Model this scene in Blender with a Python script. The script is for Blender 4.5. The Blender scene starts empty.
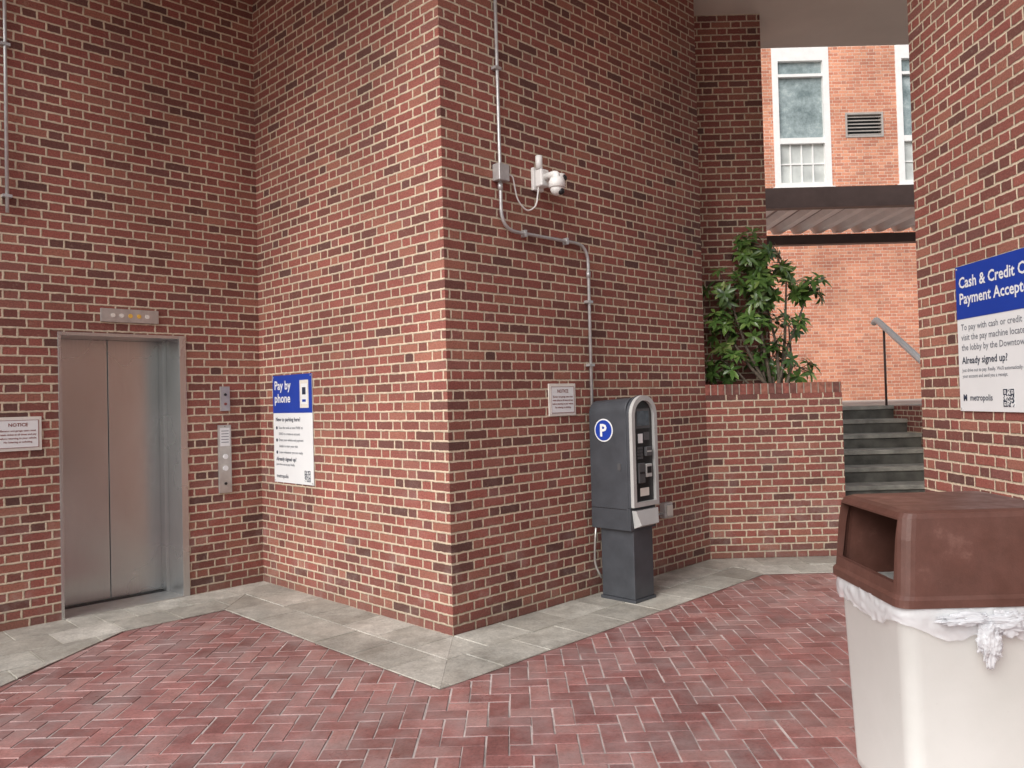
import bpy, bmesh, math, random
from mathutils import Vector, Matrix, noise
random.seed(7)
scene = bpy.context.scene
COL = scene.collection
R2 = math.sqrt(0.5)
H = 1.55

# ------------------------------------------------------------------ materials
class NB:
    def __init__(s, name):
        s.mat = bpy.data.materials.new(name); s.mat.use_nodes = True
        s.nt = s.mat.node_tree; s.N = s.nt.nodes; s.L = s.nt.links
        s.bsdf = s.N['Principled BSDF']
    def node(s, t, **k):
        n = s.N.new(t)
        for a, b in k.items(): setattr(n, a, b)
        return n
    def put(s, sock, v):
        if isinstance(v, bpy.types.NodeSocket): s.L.new(v, sock)
        elif v is not None: sock.default_value = v
    def m(s, op, a, b=None, c=None, clamp=False):
        n = s.node('ShaderNodeMath', operation=op, use_clamp=clamp)
        s.put(n.inputs[0], a); s.put(n.inputs[1], b)
        if c is not None: s.put(n.inputs[2], c)
        return n.outputs[0]
    def mix(s, f, a, b, blend='MIX'):
        n = s.node('ShaderNodeMix', data_type='RGBA', blend_type=blend)
        s.put(n.inputs[0], f); s.put(n.inputs[6], a); s.put(n.inputs[7], b)
        return n.outputs[2]
    def noise(s, vec, scale, detail=4, rough=0.55, col=False):
        n = s.node('ShaderNodeTexNoise')
        if vec is not None: s.L.new(vec, n.inputs['Vector'])
        n.inputs['Scale'].default_value = scale; n.inputs['Detail'].default_value = detail
        n.inputs['Roughness'].default_value = rough
        return n.outputs['Color' if col else 'Fac']
    def ramp(s, f, stops, interp='LINEAR'):
        n = s.node('ShaderNodeValToRGB'); cr = n.color_ramp; cr.interpolation = interp
        while len(cr.elements) < len(stops): cr.elements.new(0.5)
        for e, (p, c) in zip(cr.elements, stops):
            e.position = p; e.color = (c[0], c[1], c[2], 1) if not isinstance(c, (int, float)) else (c, c, c, 1)
        s.L.new(f, n.inputs[0]); return n.outputs[0]
    def maprange(s, v, a, b, c, d, smooth=False):
        n = s.node('ShaderNodeMapRange', interpolation_type='SMOOTHSTEP' if smooth else 'LINEAR')
        s.put(n.inputs[0], v)
        for i, x in enumerate((a, b, c, d)): s.put(n.inputs[i+1], x)
        return n.outputs[0]
    def bump(s, h, strength=0.5, dist=0.01):
        n = s.node('ShaderNodeBump'); n.inputs['Strength'].default_value = strength
        n.inputs['Distance'].default_value = dist
        s.L.new(h, n.inputs['Height']); s.L.new(n.outputs[0], s.bsdf.inputs['Normal'])
    def obj(s):
        return s.node('ShaderNodeTexCoord').outputs['Object']
    def uv(s):
        return s.node('ShaderNodeTexCoord').outputs['UV']
def C4(c): return (c[0], c[1], c[2], 1)

def simple(name, col, rough=0.6, metal=0.0, var=0.15, scale=6, bump=0.0, bscale=60, spec=0.5):
    b = NB(name); v = b.obj()
    n = b.noise(v, scale, 4)
    d = tuple(x*(1-var) for x in col); l = tuple(min(1, x*(1+var)) for x in col)
    b.L.new(b.ramp(n, [(0.3, d), (0.7, l)]), b.bsdf.inputs['Base Color'])
    b.bsdf.inputs['Roughness'].default_value = rough
    b.bsdf.inputs['Metallic'].default_value = metal
    b.bsdf.inputs['Specular IOR Level'].default_value = spec
    if bump > 0: b.bump(b.noise(v, bscale, 3), bump, 0.004)
    return b.mat

def brick_mat(name, stops, mortar, tint=(1, 1, 1), S=0.203, HD=0.102, CH=0.0677, joint=0.0070, soft=0.0019, bumpd=0.006, haze=True):
    b = NB(name); uv = b.uv(); P = S+HD
    wob = b.noise(uv, 30, 2, col=True)
    vm = b.node('ShaderNodeVectorMath', operation='SUBTRACT'); b.L.new(wob, vm.inputs[0]); vm.inputs[1].default_value = (.5, .5, .5)
    vs = b.node('ShaderNodeVectorMath', operation='SCALE'); b.L.new(vm.outputs[0], vs.inputs[0]); vs.inputs['Scale'].default_value = 0.011
    va = b.node('ShaderNodeVectorMath', operation='ADD'); b.L.new(uv, va.inputs[0]); b.L.new(vs.outputs[0], va.inputs[1])
    sp = b.node('ShaderNodeSeparateXYZ'); b.L.new(va.outputs[0], sp.inputs[0])
    u, v = sp.outputs[0], sp.outputs[1]
    vr = b.m('DIVIDE', b.m('ADD', v, CH*40), CH)
    row = b.m('FLOOR', vr); par = b.m('MODULO', row, 2.0)
    jit = b.node('ShaderNodeTexWhiteNoise', noise_dimensions='1D'); b.L.new(row, jit.inputs['W'])
    uu = b.m('ADD', b.m('ADD', b.m('DIVIDE', u, P), b.m('MULTIPLY', par, 0.5)), b.m('MULTIPLY_ADD', jit.outputs['Value'], 0.06, 100.0))
    cell = b.m('FLOOR', uu); f = b.m('MULTIPLY', b.m('FRACT', uu), P)
    hd = b.m('GREATER_THAN', f, S)
    lx = b.m('SUBTRACT', f, b.m('MULTIPLY', hd, S))
    w = b.m('MULTIPLY_ADD', hd, HD-S, S)
    dx = b.m('MINIMUM', lx, b.m('SUBTRACT', w, lx))
    vy = b.m('MULTIPLY', b.m('FRACT', vr), CH)
    dy = b.m('MINIMUM', vy, b.m('SUBTRACT', CH, vy))
    d = b.m('MINIMUM', dx, dy)
    mask = b.maprange(d, joint-soft, joint+soft, 0, 1, True)
    cb = b.node('ShaderNodeCombineXYZ'); b.L.new(b.m('MULTIPLY_ADD', cell, 2.0, hd), cb.inputs[0]); b.L.new(row, cb.inputs[1])
    wn = b.node('ShaderNodeTexWhiteNoise', noise_dimensions='3D'); b.L.new(cb.outputs[0], wn.inputs['Vector'])
    bc = b.ramp(wn.outputs['Value'], stops)
    fine = b.noise(uv, 85, 4, 0.7)
    bc = b.mix(1.0, bc, b.ramp(fine, [(0.25, 0.55), (0.5, 1.0), (0.8, 1.4)]), 'MULTIPLY')
    mid = b.noise(uv, 22, 4, .7)
    mc = b.mix(1.0, C4(mortar), b.ramp(mid, [(0.28, 0.68), (0.7, 1.12)]), 'MULTIPLY')
    sm = b.ramp(mid, [(.58, 0.0), (.8, .4)])
    bc = b.mix(sm, bc, C4(tuple(x*.7 for x in mortar)))
    c = b.mix(mask, mc, bc)
    big = b.noise(uv, 0.8, 5)
    c = b.mix(1.0, c, b.ramp(big, [(0.3, 0.76), (0.65, 1.12)]), 'MULTIPLY')
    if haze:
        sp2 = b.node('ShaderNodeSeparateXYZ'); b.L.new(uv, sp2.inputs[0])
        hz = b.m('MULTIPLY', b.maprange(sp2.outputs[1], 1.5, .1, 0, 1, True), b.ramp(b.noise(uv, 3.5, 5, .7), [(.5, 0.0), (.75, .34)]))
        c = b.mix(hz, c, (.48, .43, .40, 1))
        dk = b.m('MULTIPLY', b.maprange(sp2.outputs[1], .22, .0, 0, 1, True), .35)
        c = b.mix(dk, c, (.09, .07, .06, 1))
    c = b.mix(1.0, c, C4(tint), 'MULTIPLY')
    b.L.new(c, b.bsdf.inputs['Base Color'])
    b.bsdf.inputs['Roughness'].default_value = 0.82
    b.bsdf.inputs['Specular IOR Level'].default_value = 0.3
    h = b.m('ADD', b.maprange(d, joint-0.004, joint+0.003, 0, 1, True), b.m('MULTIPLY', fine, 0.4))
    b.bump(h, 0.8, bumpd)
    return b.mat

ST = [(0.0, (.125, .060, .052)), (0.08, (.19, .074, .060)), (0.3, (.275, .090, .073)), (0.5, (.325, .108, .085)),
      (0.68, (.255, .092, .073)), (0.84, (.355, .145, .103)), (0.95, (.24, .095, .082)), (1.0, (.145, .066, .057))]
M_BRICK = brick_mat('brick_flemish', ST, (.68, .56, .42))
ST2 = [(0, (.52, .19, .12)), (0.4, (.64, .26, .16)), (0.7, (.70, .32, .20)), (1, (.46, .18, .12))]
M_FBRICK = brick_mat('brick_orange', ST2, (.78, .60, .48), joint=0.005, haze=False)
M_CEIL = simple('ceiling_concrete', (.80, .73, .64), .8, var=.06, scale=1.2, bump=.2)
M_CONC = simple('concrete', (.50, .48, .44), .8, var=.2, scale=5, bump=.4)
M_STEP = simple('step_riser', (.13, .127, .112), .8, var=.45, scale=5, bump=.4)  # same concrete as the treads; overcast shading put into the darker riser colour
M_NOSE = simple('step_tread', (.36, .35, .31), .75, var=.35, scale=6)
M_GROUND = simple('ground_asphalt', (.12, .12, .115), .85, var=.3, scale=2, bump=.3)
M_SOIL = simple('soil', (.04, .03, .022), .95, var=.4, scale=12, bump=.8, bscale=30)
M_STEEL_G = simple('galvanised', (.56, .56, .56), .45, .6, var=.12, scale=20)
M_WHITEP = simple('white_paint', (.80, .79, .77), .45, var=.05, scale=8)
M_SIGNW = simple('sign_white', (.80, .81, .82), .4, var=.03, scale=4)
M_SIGNWARM = simple('sign_white_aged', (.72, .68, .62), .5, var=.06, scale=10)
M_BLUE = simple('sign_blue', (.012, .05, .36), .4, var=.05, scale=4)
M_NAVY = simple('text_dark', (.02, .03, .06), .5, var=.02)
M_GREYT = simple('text_grey', (.18, .19, .22), .5, var=.02)
M_REDT = simple('text_red', (.25, .07, .06), .5, var=.02)
M_MACH = simple('machine_slate', (.055, .060, .070), .42, .0, var=.15, scale=9, bump=.08, bscale=200)
M_MACHT = simple('machine_silver', (.52, .52, .51), .4, .2, var=.06)
M_BLACK = simple('black_plastic', (.014, .014, .016), .3, var=.1)
M_DGREY = simple('dark_grey_part', (.10, .10, .105), .4, .2, var=.1)
M_SCREEN = simple('screen', (.10, .13, .15), .15, var=.25, scale=20)
M_PLATE = simple('panel_steel', (.52, .51, .49), .4, .7, var=.12, scale=12)
M_AMBER = simple('amber_lens', (.75, .45, .08), .4, var=.1)
M_FRAME = simple('dark_bronze', (.10, .066, .06), .5, .1, var=.15)
M_CANOPY = simple('canopy_deck', (.50, .38, .37), .5, .0, var=.2, scale=4)
M_RIB = simple('canopy_rib', (.90, .84, .82), .5, .0, var=.05)
M_LOUV = simple('louvre', (.42, .38, .35), .5, .2, var=.1)
M_BARK = simple('bark', (.15, .12, .09), .9, var=.35, scale=25, bump=.6, bscale=50)
M_SAND = simple('joint_sand', (.46, .40, .38), .9, var=.4, scale=5, bump=.3, bscale=120)
M_GROUT = simple('border_grout', (.40, .38, .32), .9, var=.35, scale=6)
M_LINER = simple('shaded_liner', (.30, .29, .28), .5, var=.3, scale=14)  # white bag, colour darkened for the shade inside the hood

def glass_mat():
    b = NB('window_glass'); v = b.obj()
    n = b.noise(v, 3.0, 8, .75)
    b.L.new(b.ramp(n, [(.35, (.12, .16, .16)), (.55, (.30, .36, .36)), (.72, (.55, .6, .6))]), b.bsdf.inputs['Base Color'])  # mottled reflection painted into the pane's base colour
    b.bsdf.inputs['Roughness'].default_value = .08
    b.bsdf.inputs['Specular IOR Level'].default_value = .8
    return b.mat
M_GLASS = glass_mat()
M_BLIND = simple('curtain', (.50, .52, .50), .6, var=.2, scale=3)

def steel_brushed():
    b = NB('brushed_steel'); v = b.obj()
    mp = b.node('ShaderNodeMapping'); mp.inputs['Scale'].default_value = (70, 70, .9); b.L.new(v, mp.inputs[0])
    n = b.noise(mp.outputs[0], 4, 3); big = b.noise(v, 1.1, 3, .5)
    b.L.new(b.mix(1, b.ramp(n, [(.3, (.50, .50, .495)), (.7, (.57, .57, .565))]), b.ramp(big, [(.3, .9), (.7, 1.06)]), 'MULTIPLY'), b.bsdf.inputs['Base Color'])
    b.bsdf.inputs['Metallic'].default_value = .84
    b.L.new(b.maprange(big, .3, .7, .22, .30), b.bsdf.inputs['Roughness'])
    b.bump(n, .04, .002)
    return b.mat
M_STEEL = steel_brushed()

def paver_mat(name, stops, r0, r1, stain=(.6, 1.15), dustc=(.5, .42, .40), dusta=.35, stain2=.0):
    b = NB(name)
    at = b.node('ShaderNodeAttribute', attribute_name='rnd')
    sp = b.node('ShaderNodeSeparateColor'); b.L.new(at.outputs['Color'], sp.inputs[0])
    v = b.obj()
    c = b.ramp(sp.outputs[0], stops)
    fine = b.noise(v, 70, 5, .7); big = b.noise(v, .9, 6, .62); mid = b.noise(v, 7, 5, .68)
    c = b.mix(1, c, b.ramp(fine, [(.3, .66), (.5, 1), (.75, 1.25)]), 'MULTIPLY')
    c = b.mix(1, c, b.ramp(mid, [(.3, .70), (.7, 1.18)]), 'MULTIPLY')
    c = b.mix(1, c, b.ramp(big, [(.32, stain[0]), (.62, stain[1])]), 'MULTIPLY')
    dust = b.ramp(b.noise(v, 2.4, 7, .74), [(.42, 0.0), (.72, dusta)])
    c = b.mix(dust, c, C4(dustc))
    if stain2:
        c = b.mix(b.ramp(b.noise(v, 3.3, 6, .7), [(.52, 0.0), (.66, stain2)]), c, (.18, .165, .135, 1))
    b.L.new(c, b.bsdf.inputs['Base Color'])
    b.L.new(b.maprange(b.noise(v, 1.3, 5, .6), .35, .65, r0, r1), b.bsdf.inputs['Roughness'])
    b.bump(b.m('ADD', b.m('MULTIPLY', fine, .6), b.m('MULTIPLY', mid, .5)), .4, .005)
    return b.mat
M_PAVER = paver_mat('paver_red', [(0, (.225, .095, .088)), (.35, (.285, .122, .114)), (.7, (.335, .150, .140)), (1, (.39, .195, .178))], .25, .54, stain=(.68, 1.15), dustc=(.43, .37, .365), dusta=.5)
M_STONE = paver_mat('border_stone', [(0, (.37, .355, .315)), (.4, (.45, .435, .39)), (.75, (.51, .495, .445)), (1, (.58, .56, .51))], .42, .72, stain=(.66, 1.12), dustc=(.34, .31, .26), dusta=.45, stain2=.42)

def leaf_mat():
    b = NB('leaves')
    at = b.node('ShaderNodeAttribute', attribute_name='rnd')
    sp = b.node('ShaderNodeSeparateColor'); b.L.new(at.outputs['Color'], sp.inputs[0])
    b.L.new(b.ramp(sp.outputs[0], [(0, (.04, .08, .022)), (.5, (.09, .175, .042)), (.85, (.18, .29, .07)), (1, (.30, .38, .13))]), b.bsdf.inputs['Base Color'])
    b.bsdf.inputs['Roughness'].default_value = .28
    return b.mat
M_LEAF = leaf_mat()

def lid_mat():
    b = NB('brown_plastic'); v = b.obj()
    c = b.ramp(b.noise(v, 7, 7, .7), [(.3, (.080, .034, .025)), (.6, (.12, .052, .040)), (.8, (.21, .11, .088))])
    c = b.mix(b.ramp(b.noise(v, 45, 5, .8), [(.66, 0.0), (.78, .4)]), c, (.35, .26, .22, 1))
    b.L.new(c, b.bsdf.inputs['Base Color'])
    b.L.new(b.maprange(b.noise(v, 12, 4), .3, .7, .32, .55), b.bsdf.inputs['Roughness'])
    b.bump(b.noise(v, 160, 4), .25, .002)
    return b.mat
M_LID = lid_mat()
def can_mat():
    b = NB('white_plastic'); v = b.obj()
    c = b.ramp(b.noise(v, 2.5, 6, .6), [(.3, (.68, .70, .67)), (.6, (.74, .76, .735))])
    c = b.mix(b.ramp(b.noise(v, 30, 6, .8), [(.63, 0.0), (.76, .35)]), c, (.42, .40, .36, 1))
    b.L.new(c, b.bsdf.inputs['Base Color']); b.bsdf.inputs['Roughness'].default_value = .45
    b.bump(b.noise(v, 140, 3), .12, .002)
    return b.mat
M_CAN = can_mat()
def bag_mat():
    b = NB('bag_film')
    b.bsdf.inputs['Base Color'].default_value = (.84, .86, .90, 1)
    b.bsdf.inputs['Roughness'].default_value = .18
    b.bsdf.inputs['Alpha'].default_value = .5
    return b.mat
M_BAG = bag_mat()

# ------------------------------------------------------------------ helpers
def empty(name, loc=(0, 0, 0)):
    e = bpy.data.objects.new(name, None); e.empty_display_size = .2; COL.objects.link(e); return e
def mkobj(name, verts, faces, mat, parent=None, uvs=None, smooth=False):
    me = bpy.data.meshes.new(name); me.from_pydata([tuple(v) for v in verts], [], faces); me.update()
    if uvs:
        l = me.uv_layers.new(name='UVMap'); i = 0
        for fu in uvs:
            for t in fu: l.data[i].uv = t; i += 1
    me.materials.append(mat)
    if smooth:
        for p in me.polygons: p.use_smooth = True
    o = bpy.data.objects.new(name, me); COL.objects.link(o)
    if parent: o.parent = parent
    return o
class Frame:
    def __init__(s, o, u, n):
        s.o = Vector((o[0], o[1], 0)); s.u = Vector((u[0], u[1], 0)).normalized(); s.n = Vector((n[0], n[1], 0)).normalized()
    def p(s, u, n, z): return s.o+s.u*u+s.n*n+Vector((0, 0, z))
c = (R2, R2); b_ = (-R2, R2)
P0 = (-.43, 5.30); P1 = (-.43-2.56*R2, 5.30+2.56*R2); P2 = (-.43+3.19*R2, 5.30+3.19*R2)
FC = Frame(P0, c, (R2, -R2)); FB = Frame(P0, b_, (-R2, -R2)); FA = Frame(P1, (-R2, -R2), (R2, -R2))
FD = Frame(P2, (1, 0), (0, -1)); FF = Frame((2.79, 5.46), (0, -1), (-1, 0)); FW = Frame((0, 0), (1, 0), (0, 1))

def fbox(name, fr, u0, u1, n0, n1, z0, z1, mat, parent=None, bev=0.0):
    vs = [fr.p(u, n, z) for z in (z0, z1) for n in (n0, n1) for u in (u0, u1)]
    q = [(u, n, z) for z in (z0, z1) for n in (n0, n1) for u in (u0, u1)]
    fs = [(0, 1, 3, 2), (4, 6, 7, 5), (0, 4, 5, 1), (2, 3, 7, 6), (0, 2, 6, 4), (1, 5, 7, 3)]
    ax = ['un', 'un', 'uz', 'uz', 'nz', 'nz']
    uvs = []
    for f, a in zip(fs, ax):
        uvs.append([((q[i][0], q[i][1]) if a == 'un' else (q[i][0], q[i][2]) if a == 'uz' else (q[i][1], q[i][2])) for i in f])
    o = mkobj(name, vs, fs, mat, parent, uvs)
    bm = bmesh.new(); bm.from_mesh(o.data); bmesh.ops.recalc_face_normals(bm, faces=bm.faces)
    if bev > 0:
        bmesh.ops.bevel(bm, geom=bm.edges[:], offset=bev, segments=2, affect='EDGES', profile=.5)
    bm.to_mesh(o.data); bm.free()
    return o
def fquad(name, fr, u0, u1, z0, z1, mat, parent, n=0.0):
    vs = [fr.p(u0, n, z0), fr.p(u1, n, z0), fr.p(u1, n, z1), fr.p(u0, n, z1)]
    return mkobj(name, vs, [(0, 1, 2, 3)], mat, parent, [[(u0, z0), (u1, z0), (u1, z1), (u0, z1)]])
def wall_with_holes(name, fr, u0, u1, z0, z1, holes, mat, parent, n=0.0):
    us = sorted({u0, u1, *[h[0] for h in holes], *[h[1] for h in holes]})
    zs = sorted({z0, z1, *[h[2] for h in holes], *[h[3] for h in holes]})
    vs = []; fs = []; uvs = []
    for i in range(len(us)-1):
        for j in range(len(zs)-1):
            cu = (us[i]+us[i+1])/2; cz = (zs[j]+zs[j+1])/2
            if any(h[0] < cu < h[1] and h[2] < cz < h[3] for h in holes): continue
            k = len(vs); pts = [(us[i], zs[j]), (us[i+1], zs[j]), (us[i+1], zs[j+1]), (us[i], zs[j+1])]
            vs += [fr.p(a, n, z) for a, z in pts]; fs.append((k, k+1, k+2, k+3)); uvs.append(pts)
    return mkobj(name, vs, fs, mat, parent, uvs)
def ftext(name, fr, u, z, n, size, s, mat, parent, align='LEFT', bold=0.0, flip=False, sx=1.0):
    cu = bpy.data.curves.new(name, 'FONT'); cu.body = s; cu.size = size; cu.align_x = align; cu.offset = bold
    cu.space_line = 1.05; cu.resolution_u = 2
    tmp = bpy.data.objects.new(name+'_tmp', cu); COL.objects.link(tmp)
    bpy.context.view_layer.update()
    me = bpy.data.meshes.new_from_object(tmp.evaluated_get(bpy.context.evaluated_depsgraph_get()))
    bpy.data.objects.remove(tmp)
    right = (-fr.n).cross(Vector((0, 0, 1)))
    M = Matrix.Identity(4)
    for i in range(3):
        M[i][0] = right[i]*sx; M[i][1] = (0, 0, 1)[i]; M[i][2] = fr.n[i]; M[i][3] = fr.p(u, n, z)[i]
    me.transform(M); me.materials.clear(); me.materials.append(mat)
    o = bpy.data.objects.new(name, me); COL.objects.link(o); o.parent = parent
    return o
def fillet(pts, r, seg=6):
    pts = [Vector(p) for p in pts]; out = [pts[0]]
    for i in range(1, len(pts)-1):
        a, p, q = pts[i-1], pts[i], pts[i+1]
        d1 = (a-p); d2 = (q-p); rr = min(r, d1.length*.45, d2.length*.45)
        A = p+d1.normalized()*rr; B = p+d2.normalized()*rr
        for k in range(seg+1):
            t = k/seg; out.append(A*(1-t)**2+p*2*t*(1-t)+B*t*t)
    out.append(pts[-1]); return out
def tube(name, pts, r, mat, parent, sides=10, radii=None, cap=True):
    pts = [Vector(p) for p in pts]; vs = []; fs = []; prev = None
    for i, p in enumerate(pts):
        d = (pts[min(i+1, len(pts)-1)]-pts[max(i-1, 0)]).normalized()
        if prev is None:
            x = d.orthogonal().normalized()
        else:
            x = (prev-d*prev.dot(d)).normalized()
        prev = x; y = d.cross(x); rr = radii[i] if radii else r
        for k in range(sides):
            a = 2*math.pi*k/sides; vs.append(p+(x*math.cos(a)+y*math.sin(a))*rr)
    for i in range(len(pts)-1):
        for k in range(sides):
            k2 = (k+1) % sides; fs.append((i*sides+k, i*sides+k2, (i+1)*sides+k2, (i+1)*sides+k))
    if cap:
        fs.append(tuple(range(sides-1, -1, -1))); fs.append(tuple((len(pts)-1)*sides+k for k in range(sides)))
    o = mkobj(name, vs, fs, mat, parent)
    for p in o.data.polygons: p.use_smooth = len(p.vertices) == 4
    return o
def disc(name, fr, u, z, n0, n1, r, mat, parent, seg=28):
    return tube(name, [fr.p(u, n0, z), fr.p(u, n1, z)], r, mat, parent, sides=seg)

def clip(poly, a, bb, inside):
    def side(p): return (bb[0]-a[0])*(p[1]-a[1])-(bb[1]-a[1])*(p[0]-a[0])
    s = 1 if side(inside) > 0 else -1; out = []
    for i in range(len(poly)):
        p, q = poly[i], poly[(i+1) % len(poly)]; sp, sq = side(p)*s, side(q)*s
        if sp >= 0: out.append(p)
        if sp*sq < 0:
            t = sp/(sp-sq); out.append((p[0]+(q[0]-p[0])*t, p[1]+(q[1]-p[1])*t))
    return out
def slab_mesh(name, items, mat, parent, h=0.006, bevel=0.003):
    vs = []; fs = []; cols = []
    for poly, zt in items:
        k = len(vs); n = len(poly); cx = sum(p[0] for p in poly)/n; cy = sum(p[1] for p in poly)/n
        tx, ty = random.gauss(0, .005), random.gauss(0, .005); r = random.random()
        for p in poly:
            d = math.hypot(p[0]-cx, p[1]-cy); f = max(.3, 1-bevel/d)
            x, y = cx+(p[0]-cx)*f, cy+(p[1]-cy)*f
            vs.append((x, y, zt+tx*(x-cx)+ty*(y-cy)))
        for p in poly: vs.append((p[0], p[1], zt-h*.45))
        for p in poly: vs.append((p[0], p[1], zt-h))
        fl = [tuple(range(k, k+n))]
        for i in range(n):
            j = (i+1) % n
            fl.append((k+n+i, k+n+j, k+j, k+i)); fl.append((k+2*n+i, k+2*n+j, k+n+j, k+n+i))
        for f in fl: fs.append(f); cols.append((r, len(f)))
    o = mkobj(name, vs, fs, mat, parent)
    a = o.data.color_attributes.new('rnd', 'FLOAT_COLOR', 'CORNER')
    buf = []
    for r, n in cols: buf += [r, r, r, 1]*n
    a.data.foreach_set('color', buf)
    return o

# ------------------------------------------------------------------ ground
g = mkobj('ground', [(-600, -600, -.03), (600, -600, -.03), (600, 600, -.03), (-600, 600, -.03)], [(0, 1, 2, 3)], M_GROUND)
pave = empty('brick_pavement')
mkobj('joint_bed', [(-9, -5, -.0045), (7, -5, -.0045), (7, 8.2, -.0045), (-9, 8.2, -.0045)], [(0, 1, 2, 3)], M_SAND, pave)
items = []
Wb = .105; Lb = .21; gp = .0040
n = 90
for i in range(-n, n):
    for j in range(-n, n):
        ox = i*Wb+j*2*Wb; oy = i*Wb-j*2*Wb
        for (x0, y0, x1, y1) in ((ox, oy, ox+Lb, oy+Wb), (ox-Wb, oy, ox, oy+Lb)):
            cx, cy = (x0+x1)/2-1, (y0+y1)/2+3
            if not (-6 < cx < 4.6 and -1 < cy < 8.1): continue
            if cy > cx+9.5: continue
            jx, jy = random.gauss(0, .0014), random.gauss(0, .0014)
            poly = [(x0+gp+jx+random.gauss(0, .0009), y0+gp+jy+random.gauss(0, .0009)), (x1-gp+jx, y0+gp+jy+random.gauss(0, .0009)), (x1-gp+jx+random.gauss(0, .0009), y1-gp+jy), (x0+gp+jx, y1-gp+jy+random.gauss(0, .0009))]
            items.append(([(p[0]-1, p[1]+3) for p in poly], random.gauss(0, .0007)-.001))
slab_mesh('paving_bricks', items, M_PAVER, pave, h=.005)

border = empty('stone_border')
w = .68
Q0 = (P0[0], P0[1]-w/R2); Q1 = (P1[0], P1[1]-w/R2)
Q2y = P2[1]-w; Q2 = (Q2y-(Q0[1]-Q0[0]), Q2y)
Qa = (Q1[0]-.735*R2, Q1[1]-.735*R2); Pa = tuple(FA.p(.68+.735, 0, 0)[:2]); PF = tuple(FA.p(4.2, 0, 0)[:2])
bands = [([P0, P2, Q2, Q0], FC), ([P1, P0, Q0, Q1], FB), ([P1, Q1, Qa, Pa], FA),
         ([Pa, Qa, (-2.95, 4.5), (-3.7, 2.2), PF], FA), ([P2, (5, P2[1]), (5, Q2y), Q2], FD),
         ([(3.1, P2[1]), (5.0, P2[1]), (5.0, 8.14), (3.1, 8.14)], FD)]
titems = []
for bi, (poly, fr) in enumerate(bands):
    mkobj('border_bed', [(p[0], p[1], .0025) for p in poly], [tuple(range(len(poly)))], M_GROUT, border)
    cx = sum(p[0] for p in poly)/len(poly); cy = sum(p[1] for p in poly)/len(poly)
    for k in range(-6, 10):
        for t in range(-8, 24):
            tl = .40; td = .34
            u0 = t*tl+(.2 if k % 2 else 0); n0 = k*td; q = .004
            cell = [tuple(fr.p(a, bq, 0)[:2]) for a, bq in ((u0+q, n0+q), (u0+tl-q, n0+q), (u0+tl-q, n0+td-q), (u0+q, n0+td-q))]
            for e in range(len(poly)):
                cell = clip(cell, poly[e], poly[(e+1) % len(poly)], (cx, cy))
                if len(cell) < 3: break
            if len(cell) >= 3:
                ar = abs(sum(cell[i][0]*cell[(i+1) % len(cell)][1]-cell[(i+1) % len(cell)][0]*cell[i][1] for i in range(len(cell))))/2
                if ar > .002: titems.append((cell, .007+random.gauss(0, .0008)))
slab_mesh('border_tiles', titems, M_STONE, border, h=.005)

# ------------------------------------------------------------------ main building
HC = 5.42
bld = empty('brick_building')
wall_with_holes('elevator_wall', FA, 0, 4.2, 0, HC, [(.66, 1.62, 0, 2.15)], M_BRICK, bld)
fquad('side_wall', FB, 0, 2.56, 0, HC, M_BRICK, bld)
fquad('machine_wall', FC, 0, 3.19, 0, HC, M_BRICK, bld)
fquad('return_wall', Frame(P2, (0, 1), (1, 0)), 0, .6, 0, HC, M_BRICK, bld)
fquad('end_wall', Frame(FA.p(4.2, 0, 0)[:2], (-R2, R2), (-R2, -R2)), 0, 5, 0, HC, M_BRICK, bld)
fbox('ceiling', FW, -7, 8, 4.1, 8.9, HC, HC+.3, M_CEIL, bld)
fquad('rear_wall', FW, -6, 1.8, 0, HC, M_BRICK, bld, n=8.85)

pil = empty('brick_pillar')
fbox('pillar_shaft', FW, 1.5, 2.62, 8.08, 8.86, 0, HC, M_BRICK, pil)
rw = empty('brick_wall')
fbox('wall_body', FF, 0, 4.6, -.8, 0, 0, HC, M_BRICK, rw)

# planter
pl = empty('brick_planter')
PW = 3.112; PT = 1.645
fbox('front_wall', FW, P2[0]-.02, PW, P2[1], P2[1]+.2, 0, PT-.1, M_BRICK, pl)
fbox('side_wall', FW, PW-.2, PW, P2[1]+.2, 11.0, 0, PT-.1, M_BRICK, pl)
M_CAPS = [simple('cap_red', (.28, .092, .072), .85, var=.35, scale=25, bump=.4), simple('cap_brown', (.18, .072, .058), .85, var=.35, scale=25, bump=.4), simple('cap_orange', (.33, .13, .092), .85, var=.35, scale=25, bump=.4)]
u = P2[0]-.02; k = 0
while u < PW-.01:
    e = min(u+.0677, PW)
    fbox('cap_brick', FW, u+.005, e-.005, P2[1]-.004, P2[1]+.2, PT-.1, PT+random.gauss(0, .001), M_CAPS[k % 3], pl, .002); u = e; k = random.randrange(3)
fbox('cap_mortar', FW, P2[0]-.02, PW-.004, P2[1]+.001, P2[1]+.195, PT-.1, PT-.004, M_GROUT, pl)
fbox('side_cap', FW, PW-.2, PW, P2[1]+.2, 11.0, PT-.1, PT, M_BRICK, pl)
fbox('soil_bed', FW, P2[0]+.0, PW-.2, P2[1]+.2, 11.0, 1.2, 1.52, M_SOIL, pl)

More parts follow.
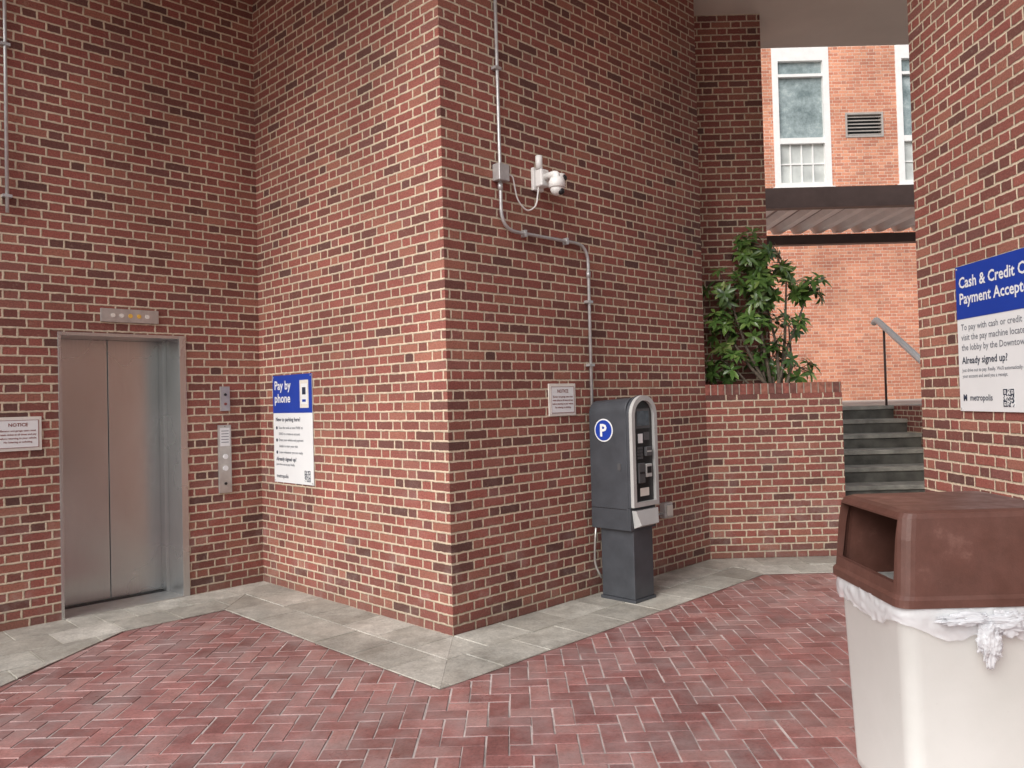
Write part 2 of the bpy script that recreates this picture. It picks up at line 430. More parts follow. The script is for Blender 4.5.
# stairs & plaza
stp = empty('concrete_steps')
for k in range(8):
    y = 8.15+.35*k; z = .17*(k+1)-.01
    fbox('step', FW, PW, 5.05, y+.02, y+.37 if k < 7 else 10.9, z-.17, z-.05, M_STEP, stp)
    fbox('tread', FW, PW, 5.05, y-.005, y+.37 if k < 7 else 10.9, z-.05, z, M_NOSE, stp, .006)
fbox('plaza_pavement', FW, -2, 16, 10.9, 17.0, 0, 1.348, M_CONC)
sw = empty('brick_wall')
fbox('stair_side_wall', FW, 5.05, 5.35, 6.2, 10.9, 0, 1.34, M_BRICK, sw)

# handrail
hr = empty('stair_handrail')
xr = 4.90
M_RAIL = simple('rail_paint', (.78, .78, .77), .4, .0, var=.05)
tube('top_rail', fillet([(xr, 10.78, 2.46), (xr, 10.7, 2.50), (xr, 8.2, 1.17), (xr, 8.05, .9)], .08), .040, M_RAIL, hr)
tube('mid_rail', fillet([(xr+.10, 10.7, 2.40), (xr+.10, 8.2, 1.07)], .08), .036, M_RAIL, hr)
for k, (y, zt, zb) in enumerate(((10.6, 2.36, 1.35), (9.45, 1.76, .68), (8.25, 1.15, .17))):
    tube('post_%d' % k, [(xr+.05, y, zb), (xr+.05, y, zt)], .015, M_FRAME, hr)

# ------------------------------------------------------------------ far building
far = empty('brick_office_building')
FX = Frame((0, 17), (1, 0), (0, -1))
W1 = (5.73, 6.95, 5.93, 8.95); W2 = (8.38, 9.6, 5.93, 8.95); W0 = (3.08, 4.3, 5.93, 8.95); W3 = (11.0, 12.2, 5.93, 8.95); VT = (7.27, 8.08, 6.97, 7.50)
wall_with_holes('facade', FX, -4, 18, 1.3, 10.5, [W0, W1, W2, W3, VT], M_FBRICK, far)
fbox('parapet', FX, -4, 18, -4, .05, 10.5, 10.8, M_CONC, far)
for wi, (a, b2, z0, z1) in enumerate((W0, W1, W2, W3)):
    t = .13
    fbox('frame_l', FX, a, a+t, -.12, .012, z0, z1, M_WHITEP, far); fbox('frame_r', FX, b2-t, b2, -.12, .012, z0, z1, M_WHITEP, far)
    fbox('frame_t', FX, a+t, b2-t, -.12, .012, z1-.30, z1, M_WHITEP, far)
    fbox('sill', FX, a-.05, b2+.05, -.12, .05, z0-.06, z0+.0, M_WHITEP, far)
    fbox('frame_b', FX, a+t, b2-t, -.12, .010, z0, z0+.10, M_WHITEP, far)
    zm = z0+1.0
    fbox('rail', FX, a+t, b2-t, -.12, .006, zm-.06, zm+.06, M_WHITEP, far)
    fbox('transom', FX, a+t, b2-t, -.10, .004, z1-.64, z1-.58, M_WHITEP, far)
    fquad('glass_upper', FX, a+t, b2-t, zm, z1-.3, M_GLASS, far, n=-.08)
    fquad('glass_lower', FX, a+t, b2-t, z0+.05, zm, M_BLIND, far, n=-.085)
    for k in range(1, 4):
        uu = a+t+(b2-a-2*t)*k/4
        fbox('muntin', FX, uu-.014, uu+.014, -.085, -.06, z0+.1, zm-.06, M_WHITEP, far)
    fbox('muntin_h', FX, a+t, b2-t, -.083, -.062, z0+.5, z0+.53, M_WHITEP, far)
fbox('vent_back', FX, VT[0], VT[1], -.2, -.15, VT[2], VT[3], M_BLACK, far)
for nm, (a, b2, z0, z1) in {'vf_l': (VT[0], VT[0]+.04, VT[2], VT[3]), 'vf_r': (VT[1]-.04, VT[1], VT[2], VT[3]), 'vf_t': (VT[0]+.04, VT[1]-.04, VT[3]-.04, VT[3]), 'vf_b': (VT[0]+.04, VT[1]-.04, VT[2], VT[2]+.04)}.items():
    fbox(nm, FX, a, b2, -.14, .015, z0, z1, M_LOUV, far)
for k in range(6):
    z = VT[2]+.05+k*.075
    vs = [FX.p(VT[0]+.04, .0, z), FX.p(VT[1]-.04, .0, z), FX.p(VT[1]-.04, -.05, z+.045), FX.p(VT[0]+.04, -.05, z+.045)]
    mkobj('vent_slat', vs, [(0, 1, 2, 3)], M_LOUV, far)
# canopy moved off the facade to let light behind: corrugated deck on two beams
cn = empty('detached_canopy')
fbox('fascia', FW, 2.2, 11, 10.6, 10.70, 4.04, 4.28, M_FRAME, cn)
fbox('fascia_lip', FW, 2.2, 11, 10.585, 10.72, 4.005, 4.04, M_FRAME, cn)
fbox('deck', FW, 2.2, 11, 10.70, 12.75, 4.16, 4.20, M_CANOPY, cn)
fbox('back_beam', FW, 2.2, 11, 12.5, 12.65, 3.87, 4.02, M_FRAME, cn)
cv = []; cf = []; x = 2.25
while x < 10.8:
    k = len(cv); xs = ((x, 4.15), (x+.05, 4.07), (x+.16, 4.07), (x+.21, 4.15))
    for yy in (10.725, 12.70): cv += [(a, yy, z) for a, z in xs]
    cf += [(k, k+1, k+5, k+4), (k+1, k+2, k+6, k+5), (k+2, k+3, k+7, k+6)]; x += .32
mkobj('corrugated_deck', cv, cf, M_RIB, cn)
for x in (2.3, 9.6):
    fbox('canopy_post', FW, x, x+.12, 12.51, 12.63, 1.34, 3.87, M_FRAME, cn)

# ------------------------------------------------------------------ elevator
el = empty('elevator')
DN = -.36
fbox('jamb_right', FA, .66, .715, DN, .010, 0, 2.15, M_STEEL, el, .002)
fbox('jamb_left', FA, 1.598, 1.62, DN, .010, 0, 2.15, M_STEEL, el, .002)
fbox('header', FA, .715, 1.598, DN, .008, 2.125, 2.15, M_STEEL, el, .002)
fbox('door_leaf_1', FA, .715, 1.150, DN-.03, DN-.001, .02, 2.125, M_STEEL, el, .003)
fbox('door_leaf_2', FA, 1.156, 1.598, DN-.03, DN-.001, .02, 2.125, M_STEEL, el, .003)
fbox('shaft_back', FA, .6, 1.7, DN-.12, DN-.08, 0, 2.2, M_BLACK, el)
fbox('sill', FA, .715, 1.598, DN-.06, .02, .0, .014, M_PLATE, el)
for k in range(3): fbox('sill_groove', FA, .73, 1.585, DN+.02+k*.02, DN+.028+k*.02, .0145, .0165, M_BLACK, el)
fbox('jamb_return', FA, .715, .745, DN+.001, DN+.10, .014, 2.125, M_STEEL, el, .002)
ip = empty('elevator_indicator')
fbox('plate', FA, .88, 1.32, .001, .018, 2.24, 2.345, M_PLATE, ip, .003)
for k in range(5):
    disc('lens', FA, .97+k*.065, 2.292, .018, .022, .017, M_AMBER if k in (1, 2) else M_SIGNWARM, ip, 14)
cp = empty('elevator_call_panel')
fbox('plate', FA, .285, .40, .001, .02, .82, 1.40, M_PLATE, cp, .003)
fbox('notice_plate', FA, .30, .385, .02, .022, 1.22, 1.375, M_SIGNW, cp)
for k in range(5): fbox('notice_line', FA, .31, .375, .022, .0228, 1.25+k*.024, 1.256+k*.024, M_GREYT, cp)
disc('button', FA, .342, 1.13, .02, .030, .022, M_SIGNW, cp, 16); disc('button', FA, .342, 1.03, .02, .030, .022, M_SIGNW, cp, 16)
disc('keyswitch', FA, .342, .90, .02, .026, .012, M_BLACK, cp, 12)
disc('screw', FA, .342, 1.388, .02, .023, .004, M_BLACK, cp, 8)
cp2 = empty('elevator_key_box')
fbox('plate', FA, .29, .375, .001, .02, 1.52, 1.73, M_PLATE, cp2, .003)
disc('keyhole', FA, .332, 1.66, .02, .026, .012, M_BLACK, cp2, 12); disc('lamp', FA, .332, 1.58, .02, .026, .012, M_REDT, cp2, 12)

# ------------------------------------------------------------------ notices
def notice(fr, u0, u1, z0, z1):
    e = empty('notice_sign')
    fbox('frame', fr, u0, u1, .001, .012, z0, z1, M_SIGNWARM, e, .002)
    fbox('sheet', fr, u0+.02, u1-.02, .012, .014, z0+.02, z1-.02, M_SIGNW, e)
    for (a, bq, cq, dq) in ((u0+.02, u1-.02, z1-.026, z1-.022), (u0+.02, u1-.02, z0+.022, z0+.026), (u0+.02, u0+.024, z0+.026, z1-.026), (u1-.024, u1-.02, z0+.026, z1-.026)):
        fbox('edge_line', fr, a, bq, .0141, .0148, cq, dq, M_REDT, e)
    um = (u0+u1)/2
    ftext('heading', fr, um, z1-.068, .0155, .034, 'NOTICE', M_REDT, e, 'CENTER', .0008)
    for k, s in enumerate(('Elevator and garage users must', 'retain ticket at all times and pay', 'before returning to your vehicle.', 'No loitering or soliciting.')):
        ftext('line', fr, um, z1-.105-k*.027, .0155, .018, s, M_REDT, e, 'CENTER', .0005)
notice(FC, .985, 1.29, 1.42, 1.665)
notice(FA, 1.735, 2.04, 1.275, 1.52)

s1 = empty('parking_payment_sign')
fbox('panel', FB, 1.675, 2.31, .004, .010, .90, 1.81, M_SIGNW, s1)
fbox('blue_header', FB, 1.675, 2.31, .010, .012, 1.49, 1.81, M_BLUE, s1)
ftext('title', FB, 2.28, 1.69, .0135, .105, 'Pay by\nphone', M_SIGNW, s1, 'LEFT', .0022)
fbox('phone_picture', FB, 1.725, 1.86, .012, .0135, 1.53, 1.76, M_SIGNWARM, s1); fbox('phone_page', FB, 1.745, 1.84, .0136, .0145, 1.56, 1.73, M_SIGNW, s1)
fbox('phone_code', FB, 1.765, 1.82, .0146, .0152, 1.64, 1.70, M_NAVY, s1); fbox('phone_lines', FB, 1.765, 1.82, .0146, .0152, 1.58, 1.60, M_BLUE, s1)
ftext('subtitle', FB, 2.27, 1.42, .0115, .046, 'New to parking here?', M_NAVY, s1, 'LEFT', .0008)
for k, s in enumerate(('Scan the code or text PARK to', '25023 to create an account', 'Enter your vehicle and payment', 'details to start your visit', 'Leave whenever you are ready')):
    if k in (0, 2, 4): disc('bullet', FB, 2.255, 1.363-k*.052, .010, .0115, .014, M_NAVY, s1, 12)
    ftext('line', FB, 2.22, 1.355-k*.052, .0115, .031, s, M_GREYT, s1, 'LEFT', .0003)
ftext('subtitle2', FB, 2.27, 1.085, .0115, .044, 'Already signed up?', M_NAVY, s1, 'LEFT', .0009)
ftext('line', FB, 2.27, 1.045, .0115, .027, 'Just drive out to pay. Really.', M_GREYT, s1, 'LEFT', .0003)
ftext('logo', FB, 2.27, .94, .0115, .045, 'metropolis', M_NAVY, s1, 'LEFT', .0006)
def qr(fr, u, z, n, s, par):
    st = random.getstate(); random.seed(3)
    fbox('code_ground', fr, u, u+s, n, n+.001, z, z+s, M_SIGNW, par)
    vs = []; fs = []; N = 15; q = s/N
    for i in range(N):
        for j in range(N):
            for (ci, cj) in ((0, 0), (0, N-5), (N-5, N-5)):
                if ci <= i < ci+5 and cj <= j < cj+5:
                    on = max(abs(i-ci-2), abs(j-cj-2)) != 1; break
            else: on = random.random() < .45
            if on:
                k = len(vs); a = u+i*q; bz = z+j*q
                vs += [fr.p(a, n+.002, bz), fr.p(a+q, n+.002, bz), fr.p(a+q, n+.002, bz+q), fr.p(a, n+.002, bz+q)]; fs.append((k, k+1, k+2, k+3))
    mkobj('code', vs, fs, M_NAVY, par); random.setstate(st)
qr(FB, 1.72, .925, .0105, .09, s1)
for uu in (1.69, 2.295):
    for zz in (.915, 1.795): disc('screw', FB, uu, zz, .010, .0145, .006, M_STEEL_G, s1, 8)

s2 = empty('parking_payment_sign')
fbox('panel', FF, .49, 1.40, .004, .010, 1.41, 2.30, M_SIGNW, s2)
fbox('blue_header', FF, .49, 1.40, .010, .012, 1.975, 2.30, M_BLUE, s2)
ftext('title', FF, .525, 2.165, .0135, .094, 'Cash & Credit Card\nPayment Accepted', M_SIGNW, s2, 'LEFT', .002)
for k, s in enumerate(('To pay with cash or credit card', 'visit the pay machine located in', 'the lobby by the Downtown Mall')):
    ftext('line', FF, .53, 1.905-k*.062, .0115, .055, s, M_GREYT, s2, 'LEFT', .0004)
ftext('subtitle', FF, .53, 1.70, .0115, .060, 'Already signed up?', M_NAVY, s2, 'LEFT', .001)
for k, s in enumerate(("Just drive out to pay. Really. We'll automatically charge", 'your account and send you a receipt.')):
    ftext('line', FF, .53, 1.65-k*.036, .0115, .030, s, M_GREYT, s2, 'LEFT', .0003)
ftext('logo', FF, .60, 1.475, .0115, .052, 'metropolis', M_NAVY, s2, 'LEFT', .0006)
ftext('logo_mark', FF, .53, 1.475, .0115, .05, 'M', M_NAVY, s2, 'LEFT', .003)
qr(FF, .93, 1.44, .0105, .10, s2)
for uu in (.505, 1.385):
    for zz in (1.425, 2.285): disc('screw', FF, uu, zz, .010, .0145, .006, M_STEEL_G, s2, 8)

# ------------------------------------------------------------------ conduits / boxes
cd = empty('electrical_conduit')
tube('pipe', fillet([FC.p(.505, .03, HC), FC.p(.515, .03, 2.76), FC.p(1.465, .03, 2.76), FC.p(1.465, .03, .9)], .15), .0125, M_STEEL_G, cd)
for z in (4.6, 3.9): fbox('strap', FC, .48, .54, .001, .046, z, z+.02, M_STEEL_G, cd)
for z in (2.3, 1.8): fbox('strap', FC, 1.435, 1.495, .001, .046, z, z+.02, M_STEEL_G, cd)
for u, z in ((.74, 2.735), (1.2, 2.735)): fbox('strap', FC, u, u+.02, .001, .046, z, z+.05, M_STEEL_G, cd)
for z in (3.04, 2.5): tube('coupling', [FC.p(.513 if z > 2.8 else 1.465, .03, z), FC.p(.513 if z > 2.8 else 1.465, .03, z+.05)], .018, M_STEEL_G, cd)
fbox('junction_box', FC, .465, .565, .001, .075, 3.10, 3.22, M_STEEL_G, cd, .006)
cd2 = empty('electrical_conduit')
tube('pipe', [FA.p(1.94, .03, 2.99), FA.p(1.94, .03, HC)], .0125, M_STEEL_G, cd2)
for z in (3.1, 4.2): fbox('strap', FA, 1.91, 1.97, .001, .046, z, z+.02, M_STEEL_G, cd2)

ob = empty('electrical_outlet_box')
fbox('box', FC, 2.38, 2.50, .001, .06, .49, .62, M_STEEL_G, ob, .006)
fbox('cover', FC, 2.40, 2.48, .06, .075, .51, .60, M_SIGNWARM, ob, .004)
tube('feed', fillet([FC.p(2.38, .03, .53), FC.p(2.1, .03, .53), FC.p(1.7, .03, .60)], .03), .009, M_STEEL_G, ob)

sc = empty('security_camera')
def ball(name, p, r, mat, par, sz=1.0):
    bm = bmesh.new(); bmesh.ops.create_uvsphere(bm, u_segments=20, v_segments=12, radius=r)
    for v in bm.verts: v.co.z *= sz; v.co += Vector(p)
    me = bpy.data.meshes.new(name); bm.to_mesh(me); bm.free(); me.materials.append(mat)
    for q in me.polygons: q.use_smooth = True
    o = bpy.data.objects.new(name, me); COL.objects.link(o); o.parent = par; return o
fbox('wall_plate', FC, .86, .97, .001, .03, 3.10, 3.27, M_WHITEP, sc, .006)
fbox('back_box', FC, .872, .958, .03, .10, 3.12, 3.25, M_WHITEP, sc, .012)
tube('arm', fillet([FC.p(.915, .10, 3.19), FC.p(.915, .21, 3.19), FC.p(.915, .21, 3.14)], .05), .026, M_WHITEP, sc, 14)
tube('top_unit', [FC.p(.89, .06, 3.25), FC.p(.89, .06, 3.35)], .026, M_WHITEP, sc, 14)
tube('housing', [FC.p(.915, .21, z) for z in (3.165, 3.16, 3.13, 3.09, 3.085)], 0, M_WHITEP, sc, 20, radii=[.03, .048, .060, .062, .055])
ball('dome', FC.p(.915, .21, 3.08), .050, M_WHITEP, sc)
ball('lens', FC.p(.92, .243, 3.055), .026, M_BLACK, sc)
tube('second_lens_arm', [FC.p(.955, .06, 3.19), FC.p(1.01, .10, 3.20)], .02, M_WHITEP, sc, 12)
tube('second_body', [FC.p(1.00, .08, 3.21), FC.p(1.04, .17, 3.19)], .034, M_WHITEP, sc, 14); ball('second_lens', FC.p(1.04, .17, 3.19), .024, M_BLACK, sc)
pts = [FC.p(.56, .05, 3.16), FC.p(.61, .06, 3.15), FC.p(.67, .04, 2.99), FC.p(.77, .04, 2.92), FC.p(.86, .05, 2.97), FC.p(.89, .05, 3.12)]
tube('cable', fillet(pts, .12, 8), .006, M_WHITEP, sc, 6)

# ------------------------------------------------------------------ pay station
ps = empty('parking_pay_station')
t0, t1 = 1.385, 1.70; tc = (t0+t1)/2; hw = (t1-t0)/2
def arch(hw, zb, zt, r, seg=10):
    pts = [(-hw, zb), (hw, zb)]
    for k in range(seg+1):
        a = math.pi/2*k/seg; pts.append((hw-r+r*math.cos(a), zt-r+r*math.sin(a)))
    for k in range(seg+1):
        a = math.pi/2+math.pi/2*k/seg; pts.append((-hw+r+r*math.cos(a), zt-r+r*math.sin(a)))
    return pts
def prism(name, prof, n0, n1, mat, par, bev=.0, top_drop=0.0):
    k = len(prof); vs = [FC.p(tc+a, n0, z-(top_drop if z > 1.3 else 0)) for a, z in prof]+[FC.p(tc+a, n1, z) for a, z in prof]
    fs = [tuple(range(k)), tuple(range(2*k-1, k-1, -1))]+[(i, (i+1) % k, k+(i+1) % k, k+i) for i in range(k)]
    o = mkobj(name, vs, fs, mat, par)
    bm = bmesh.new(); bm.from_mesh(o.data); bmesh.ops.recalc_face_normals(bm, faces=bm.faces)
    if bev:
        es = [e for e in bm.edges if any(len(f.verts) > 4 for f in e.link_faces)]
        bmesh.ops.bevel(bm, geom=es, offset=bev, segments=3, affect='EDGES', profile=.5)
    bm.to_mesh(o.data); bm.free(); return o
def ring(name, po, pi, n0, n1, mat, par):
    k = len(po); vs = []
    for P, nn in ((po, n0), (pi, n0), (po, n1), (pi, n1)): vs += [FC.p(tc+a, nn, z) for a, z in P]
    fs = []
    for i in range(k):
        j = (i+1) % k
        fs += [(2*k+i, 2*k+j, 3*k+j, 3*k+i), (i, j, 2*k+j, 2*k+i), (k+i, 3*k+i, 3*k+j, k+j)]
    o = mkobj(name, vs, fs, mat, par)
    bm = bmesh.new(); bm.from_mesh(o.data); bmesh.ops.recalc_face_normals(bm, faces=bm.faces); bm.to_mesh(o.data); bm.free(); return o
prism('cabinet', arch(hw, .55, 1.545, .10), .06, .415, M_MACH, ps, bev=.006, top_drop=.02)
prism('door_surround', arch(hw+.003, .72, 1.560, .155), .417, .445, M_MACH, ps, bev=.006)
prism('door_lower', [(-hw, .55), (hw, .55), (hw, .715), (-hw, .715)], .417, .435, M_MACH, ps, bev=.004)
ring('trim', arch(hw+.003, .725, 1.560, .155), arch(hw-.034, .76, 1.522, .120), .446, .474, M_MACHT, ps)
prism('face_panel', arch(hw-.035, .762, 1.521, .119), .4455, .45, M_BLACK, ps)
fbox('screen_bezel', FC, tc-.09, tc+.09, .4505, .454, 1.31, 1.46, M_DGREY, ps)
fbox('screen', FC, tc-.075, tc+.075, .4541, .458, 1.33, 1.44, M_SCREEN, ps, .001)
fbox('label_1', FC, tc-.06, tc-.005, .451, .455, 1.20, 1.27, M_SIGNW, ps); fbox('label_2', FC, tc+.01, tc+.08, .451, .455, 1.22, 1.28, M_DGREY, ps)
for i in range(3):
    for j in range(4): fbox('key', FC, tc-.08+i*.024, tc-.062+i*.024, .451, .459, 1.08+j*.024, 1.098+j*.024, M_DGREY, ps)
fbox('card_slot', FC, tc+.01, tc+.085, .451, .475, 1.10, 1.17, M_DGREY, ps, .004); fbox('slot', FC, tc+.02, tc+.075, .4755, .477, 1.13, 1.14, M_MACHT, ps)
fbox('note_reader', FC, tc-.085, tc-.005, .451, .472, .90, 1.05, M_DGREY, ps, .004); fbox('note_slot', FC, tc-.075, tc-.015, .4725, .474, .97, .985, M_BLACK, ps)
fbox('ticket_mouth', FC, tc+.01, tc+.085, .451, .470, .94, 1.04, M_MACHT, ps, .004); fbox('ticket_slot', FC, tc+.02, tc+.075, .4705, .472, .97, 1.02, M_BLACK, ps)
fbox('sticker', FC, tc-.05, tc+.06, .451, .454, .80, .86, M_SIGNWARM, ps)
vs = [FC.p(tc-.12, .437, .565), FC.p(tc+.12, .437, .565), FC.p(tc+.14, .437, .70), FC.p(tc-.14, .437, .70),
      FC.p(tc-.11, .50, .59), FC.p(tc+.11, .50, .59), FC.p(tc+.14, .475, .70), FC.p(tc-.14, .475, .70)]
mkobj('return_chute', vs, [(0, 1, 5, 4), (4, 5, 6, 7), (0, 4, 7, 3), (1, 2, 6, 5), (3, 7, 6, 2), (0, 3, 2, 1)], M_MACHT, ps)
fbox('pedestal', FC, 1.42, 1.665, .12, .43, .03, .55, M_MACH, ps, .006)
fbox('base_plate', FC, 1.41, 1.675, .11, .44, .006, .03, M_MACH, ps, .003)
fbox('cabinet_seam', FC, t0-.0015, t0, .07, .40, .705, .709, M_BLACK, ps)
FS = Frame(FC.p(t0, 0, 0)[:2], (R2, -R2), (-R2, -R2))
disc('badge_rim', FS, .205, 1.30, .001, .004, .088, M_SIGNW, ps, 36)
disc('badge', FS, .205, 1.30, .004, .006, .078, M_BLUE, ps, 36)
ftext('badge_letter', FS, .205-.004, 1.30-.044, .0075, .13, 'P', M_SIGNW, ps, 'CENTER', .004)
tube('feed_cable', fillet([FC.p(1.40, .09, .56), FC.p(1.39, .08, .40), FC.p(1.41, .06, .25), FC.p(1.44, .10, .15)], .08), .009, M_PLATE, ps, 8)
fbox('lock', FS, .33, .36, .0, .006, 1.0, 1.05, M_DGREY, ps)

# ------------------------------------------------------------------ trash can
tr = empty('trash_can')
def rrect(x0, x1, y0, y1, r, seg=5):
    pts = []
    for cx, cy, a0 in ((x1-r, y1-r, 0), (x0+r, y1-r, 90), (x0+r, y0+r, 180), (x1-r, y0+r, 270)):
        for k in range(seg+1):
            a = math.radians(a0+90*k/seg); pts.append((cx+r*math.cos(a), cy+r*math.sin(a)))
    return pts
def loft(name, rings, mat, par, cap0=True, cap1=True, smooth=True):
    k = len(rings[0][0]); vs = []; fs = []
    for poly, z in rings: vs += [(p[0], p[1], z) for p in poly]
    for i in range(len(rings)-1):
        for j in range(k): fs.append((i*k+j, i*k+(j+1) % k, (i+1)*k+(j+1) % k, (i+1)*k+j))
    if cap0: fs.append(tuple(range(k-1, -1, -1)))
    if cap1: fs.append(tuple((len(rings)-1)*k+j for j in range(k)))
    o = mkobj(name, vs, fs, mat, par)
    if smooth:
        for p in o.data.polygons: p.use_smooth = len(p.vertices) == 4
    return o
cx0, cx1, cy0, cy1 = 1.345, 1.985, 2.815, 3.385
body = [(rrect(cx0+e, cx1-e, cy0+e, cy1-e, .06), z) for e, z in ((.045, .004), (.03, .03), (.028, .06), (.004, .74), (.0, .745), (-.006, .75), (-.006, .785))]
loft('bin_body', body, M_CAN, tr, True, False)
inner = [(rrect(cx0+e, cx1-e, cy0+e, cy1-e, .06), z) for e, z in ((.004, .785), (.01, .74), (.04, .3))]
loft('bag_liner', inner, M_LINER, tr, False, True)
lx0, lx1, ly0, ly1 = 1.325, 2.005, 2.795, 3.41
outer = [(rrect(lx0+e, lx1-e, ly0+e*.8, ly1-e*.8, rr, 5), z) for e, z, rr in ((0, .787, .05), (0, .815, .05), (.010, .828, .05), (.024, 1.02, .05), (.034, 1.095, .05), (.046, 1.112, .045), (.07, 1.12, .04))]
lid = loft('hood', outer, M_LID, tr)
inn = [(rrect(lx0+e, lx1-e, ly0+e*.8, ly1-e*.8, rr, 5), z) for e, z, rr in ((.03, .77, .04), (.03, .815, .04), (.05, 1.02, .04), (.06, 1.10, .04))]
cut1 = loft('cut1', inn, M_LID, None)
cut2 = loft('cut2', [(rrect(1.0, 1.7, ly0+.065, ly1-.055, .03, 3), z) for z in (.865, 1.088)], M_LID, None)  # far side left uncut to shut out light and keep the inside dark
for cc in (cut1, cut2):
    bm = bmesh.new(); bm.from_mesh(cc.data); bmesh.ops.recalc_face_normals(bm, faces=bm.faces); bm.to_mesh(cc.data); bm.free()
    md = lid.modifiers.new('b', 'BOOLEAN'); md.object = cc; md.operation = 'DIFFERENCE'; md.solver = 'EXACT'
bm = bmesh.new(); bm.from_mesh(lid.data); bmesh.ops.recalc_face_normals(bm, faces=bm.faces); bm.to_mesh(lid.data); bm.free()
bpy.context.view_layer.update()
me = bpy.data.meshes.new_from_object(lid.evaluated_get(bpy.context.evaluated_depsgraph_get()))
lid.modifiers.clear(); lid.data = me
bpy.data.objects.remove(cut1); bpy.data.objects.remove(cut2)
for p in lid.data.polygons: p.use_smooth = False
base = rrect(cx0-.008, cx1+.008, cy0-.008, cy1+.008, .06, 5)
def dens(poly):
    out = []
    for i in range(len(poly)):
        p, q = poly[i], poly[(i+1) % len(poly)]; L = math.hypot(q[0]-p[0], q[1]-p[1]); k = max(1, int(L/.010))
        for t in range(k): out.append((p[0]+(q[0]-p[0])*t/k, p[1]+(q[1]-p[1])*t/k))
    return out
base = dens(base); ccx, ccy = (cx0+cx1)/2, (cy0+cy1)/2
NR = 14; rings = []
for r in range(NR+1):
    f = r/NR; poly = []
    for p in base:
        # the film hangs lower towards the front right corner
        side = .62+.5*max(0, min(1, (p[0]-cx0)/.5)) if p[1] < cy0+.1 else .7
        hgt = (.115+.06*noise.noise(Vector((p[0]*5, p[1]*5, 2)))+.014*noise.noise(Vector((p[0]*30, p[1]*30, 5))))*side
        z = .79-f*hgt
        nz = noise.noise(Vector((p[0]*20+z*20, p[1]*20, z*10)))*.011+noise.noise(Vector((p[0]*60, p[1]*60, z*30)))*.004
        o = .004+abs(nz)+.003*math.sin(f*math.pi)
        d = Vector((p[0]-ccx, p[1]-ccy)).normalized()
        poly.append((p[0]+d.x*o, p[1]+d.y*o, z))
    rings.append(poly)
k = len(base); vs = [p for poly in rings for p in poly]; fs = [(i*k+j, i*k+(j+1) % k, (i+1)*k+(j+1) % k, (i+1)*k+j) for i in range(NR) for j in range(k)]
mkobj('bag_collar', vs, fs, M_BAG, tr, smooth=True)
def crumple(name, cxyz, rad, sd):
    bm = bmesh.new(); bmesh.ops.create_icosphere(bm, subdivisions=5, radius=1)
    for v in bm.verts:
        q = v.co.copy(); rr = 1+.6*noise.noise(q*1.6+Vector((sd, 0, 0)))+.5*abs(noise.noise(q*4+Vector((0, sd, 0))))-.25*abs(noise.noise(q*9+Vector((0, sd, 3))))
        v.co = Vector((q.x*rad[0]*rr, q.y*rad[1]*rr, q.z*rad[2]*rr))+Vector(cxyz)
    me = bpy.data.meshes.new(name); bm.to_mesh(me); bm.free(); me.materials.append(M_BAG)
    for p in me.polygons: p.use_smooth = True
    o = bpy.data.objects.new(name, me); COL.objects.link(o); o.parent = tr
crumple('bag_knot', (1.58, cy0-.030, .750), (.12, .018, .018), 1.2)
crumple('bag_tail', (1.625, cy0-.034, .68), (.036, .018, .068), 4.4)
crumple('bag_tail_2', (1.69, cy0-.028, .735), (.07, .016, .032), 7.7)

# ------------------------------------------------------------------ shrub
sh = empty('broadleaf_shrub')
base0 = Vector((2.58, 7.93, 1.5))
lobes = [((2.42, 7.90, 2.96), (.27, .16, .20), 26), ((2.14, 7.88, 2.60), (.19, .14, .18), 13), ((2.52, 7.95, 2.62), (.28, .20, .22), 26),
         ((3.04, 8.10, 2.58), (.20, .2, .12), 18), ((2.08, 7.85, 2.22), (.20, .14, .20), 16), ((2.46, 7.95, 2.26), (.26, .2, .20), 22), ((2.82, 8.1, 2.24), (.16, .2, .12), 8),
         ((2.16, 7.85, 1.84), (.28, .12, .17), 18), ((2.62, 8.0, 1.90), (.24, .15, .18), 18), ((2.80, 8.05, 2.80), (.14, .15, .10), 9), ((2.86, 8.0, 1.78), (.14, .12, .10), 8)]
LV = []; LF = []; LC = []
def leaf(p, d, up, L, W, tone):
    side = d.cross(up).normalized(); up2 = side.cross(d).normalized(); k = len(LV)
    dr = random.uniform(.12, .4)*L
    def q(t, s, fold): return p+d*(L*t)+side*s+up2*(fold-dr*t*t)
    LV.extend([q(0, 0, 0), q(.33, -W*.42, .12*W), q(.33, 0, 0), q(.33, W*.42, .12*W), q(.7, -W*.40, .12*W), q(.7, 0, 0), q(.7, W*.40, .12*W), q(1, 0, 0)])
    f = [(k, k+2, k+1), (k, k+3, k+2), (k+1, k+2, k+5, k+4), (k+2, k+3, k+6, k+5), (k+4, k+5, k+7), (k+5, k+6, k+7)]
    LF.extend(f); r = min(1, max(0, random.gauss(tone, .16)))
    for x in f: LC.extend([r, r, r, 1]*len(x))
tips = []
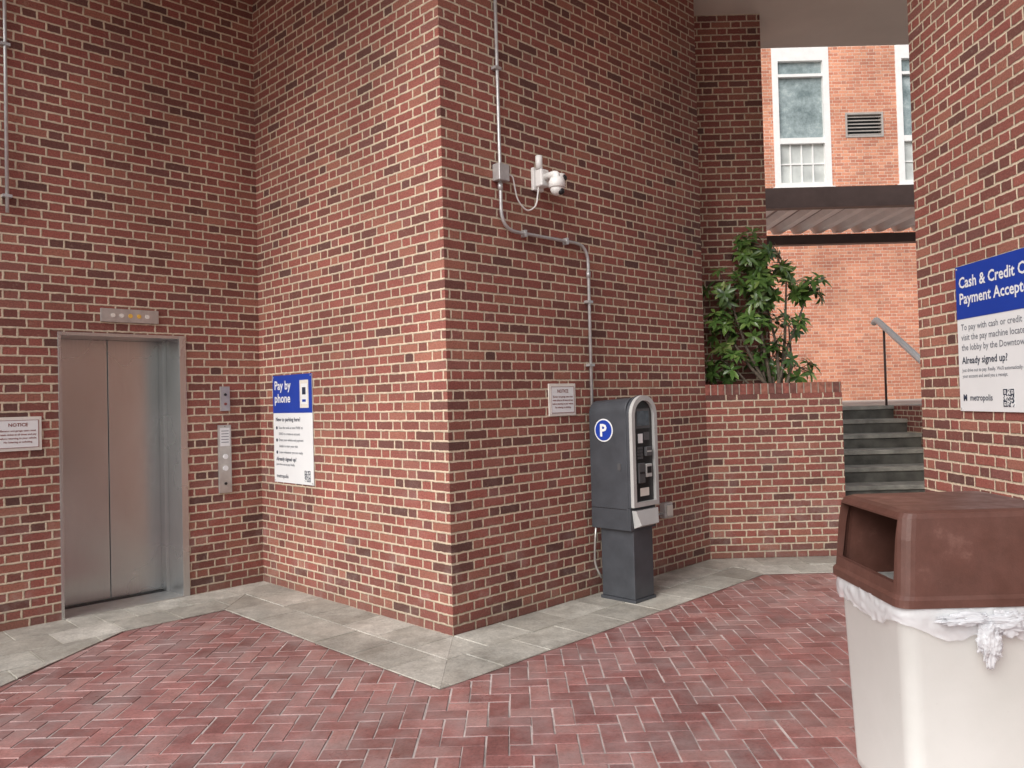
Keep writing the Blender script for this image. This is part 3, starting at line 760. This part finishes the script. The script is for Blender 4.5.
for (cc, rr, cnt) in lobes:
    cc = Vector(cc)
    for i in range(cnt):
        while True:
            q = Vector([random.uniform(-1, 1) for _ in range(3)])
            if q.length < 1: break
        q = q*(.8+.45*random.random())
        p = cc+Vector((q.x*rr[0], q.y*rr[1], q.z*rr[2]))
        if p.x < 2.72 and p.y > 8.0: p.y = 8.0-random.random()*.1
        if p.z < 1.62: p.z = 1.62
        ax = (Vector((q.x, q.y*.8-.35, q.z+.6))).normalized(); tips.append((p, cc))
        m = random.randint(6, 9); a0 = random.random()*6.28
        o1 = ax.orthogonal().normalized(); o2 = ax.cross(o1); tone = random.uniform(.2, .8)
        for j in range(m):
            a = a0+6.283*j/m+random.gauss(0, .2); el_ = random.uniform(.0, .7)
            d = (o1*math.cos(a)+o2*math.sin(a))*math.cos(el_)+ax*math.sin(el_)-Vector((0, 0, .25))
            leaf(p, d.normalized(), ax, random.uniform(.085, .14), random.uniform(.036, .052), tone)
o = mkobj('foliage', LV, LF, M_LEAF, sh, smooth=True)
at = o.data.color_attributes.new('rnd', 'FLOAT_COLOR', 'CORNER'); at.data.foreach_set('color', LC)
for (cc, rr, cnt) in lobes:
    cc = Vector(cc); st_ = base0+Vector((random.uniform(-.1, .1), random.uniform(-.06, .06), 0))
    mid = (st_+cc)/2+Vector((random.uniform(-.06, .06), 0, -.05)); ptsb = [st_+(mid-st_)*t for t in (0, .5, 1)]+[mid+(cc-mid)*t for t in (.5, 1)]
    tube('branch', ptsb, 0, M_BARK, sh, 7, radii=[.022, .019, .015, .011, .006])
for i, (p, cc) in enumerate(tips):
    tube('twig', [cc+(p-cc)*.1, cc+(p-cc)*.6+Vector((0, 0, -.01)), p], 0, M_BARK, sh, 4, radii=[.005, .004, .003], cap=False)

# ------------------------------------------------------------------ light, sky, camera
sd = Vector((-.62, -.78, .0)).normalized(); elev = math.radians(38)
sunvec = Vector((sd.x*math.cos(elev), sd.y*math.cos(elev), math.sin(elev)))
sl = bpy.data.lights.new('sun', 'SUN'); sl.energy = 2.5; sl.angle = math.radians(40); sl.color = (1, .985, .965)
so = bpy.data.objects.new('sun', sl); COL.objects.link(so); so.rotation_euler = (-sunvec).to_track_quat('-Z', 'Y').to_euler()
wd = bpy.data.worlds.new('World'); scene.world = wd; wd.use_nodes = True
nt = wd.node_tree; sky = nt.nodes.new('ShaderNodeTexSky'); sky.sky_type = 'NISHITA'; sky.sun_disc = False
sky.sun_elevation = elev; sky.sun_rotation = math.atan2(sd.x, sd.y); sky.air_density = 1.2; sky.dust_density = 3
hs = nt.nodes.new('ShaderNodeHueSaturation'); hs.inputs['Saturation'].default_value = .5
bg = nt.nodes['Background']; bg.inputs['Strength'].default_value = .15
nt.links.new(sky.outputs[0], hs.inputs['Color']); nt.links.new(hs.outputs[0], bg.inputs['Color'])
cam = bpy.data.cameras.new('camera'); cam.sensor_width = 36; cam.lens = 800/1024*36; cam.clip_end = 3000; cam.clip_start = .05
co = bpy.data.objects.new('camera', cam); COL.objects.link(co)
co.matrix_world = Matrix.Translation((0, 0, H)) @ Matrix.Rotation(math.radians(90)+.02, 4, 'X') @ Matrix.Rotation(-.026, 4, 'Z')
scene.camera = co
scene.view_settings.view_transform = 'Standard'; scene.view_settings.look = 'None'; scene.view_settings.exposure = 0
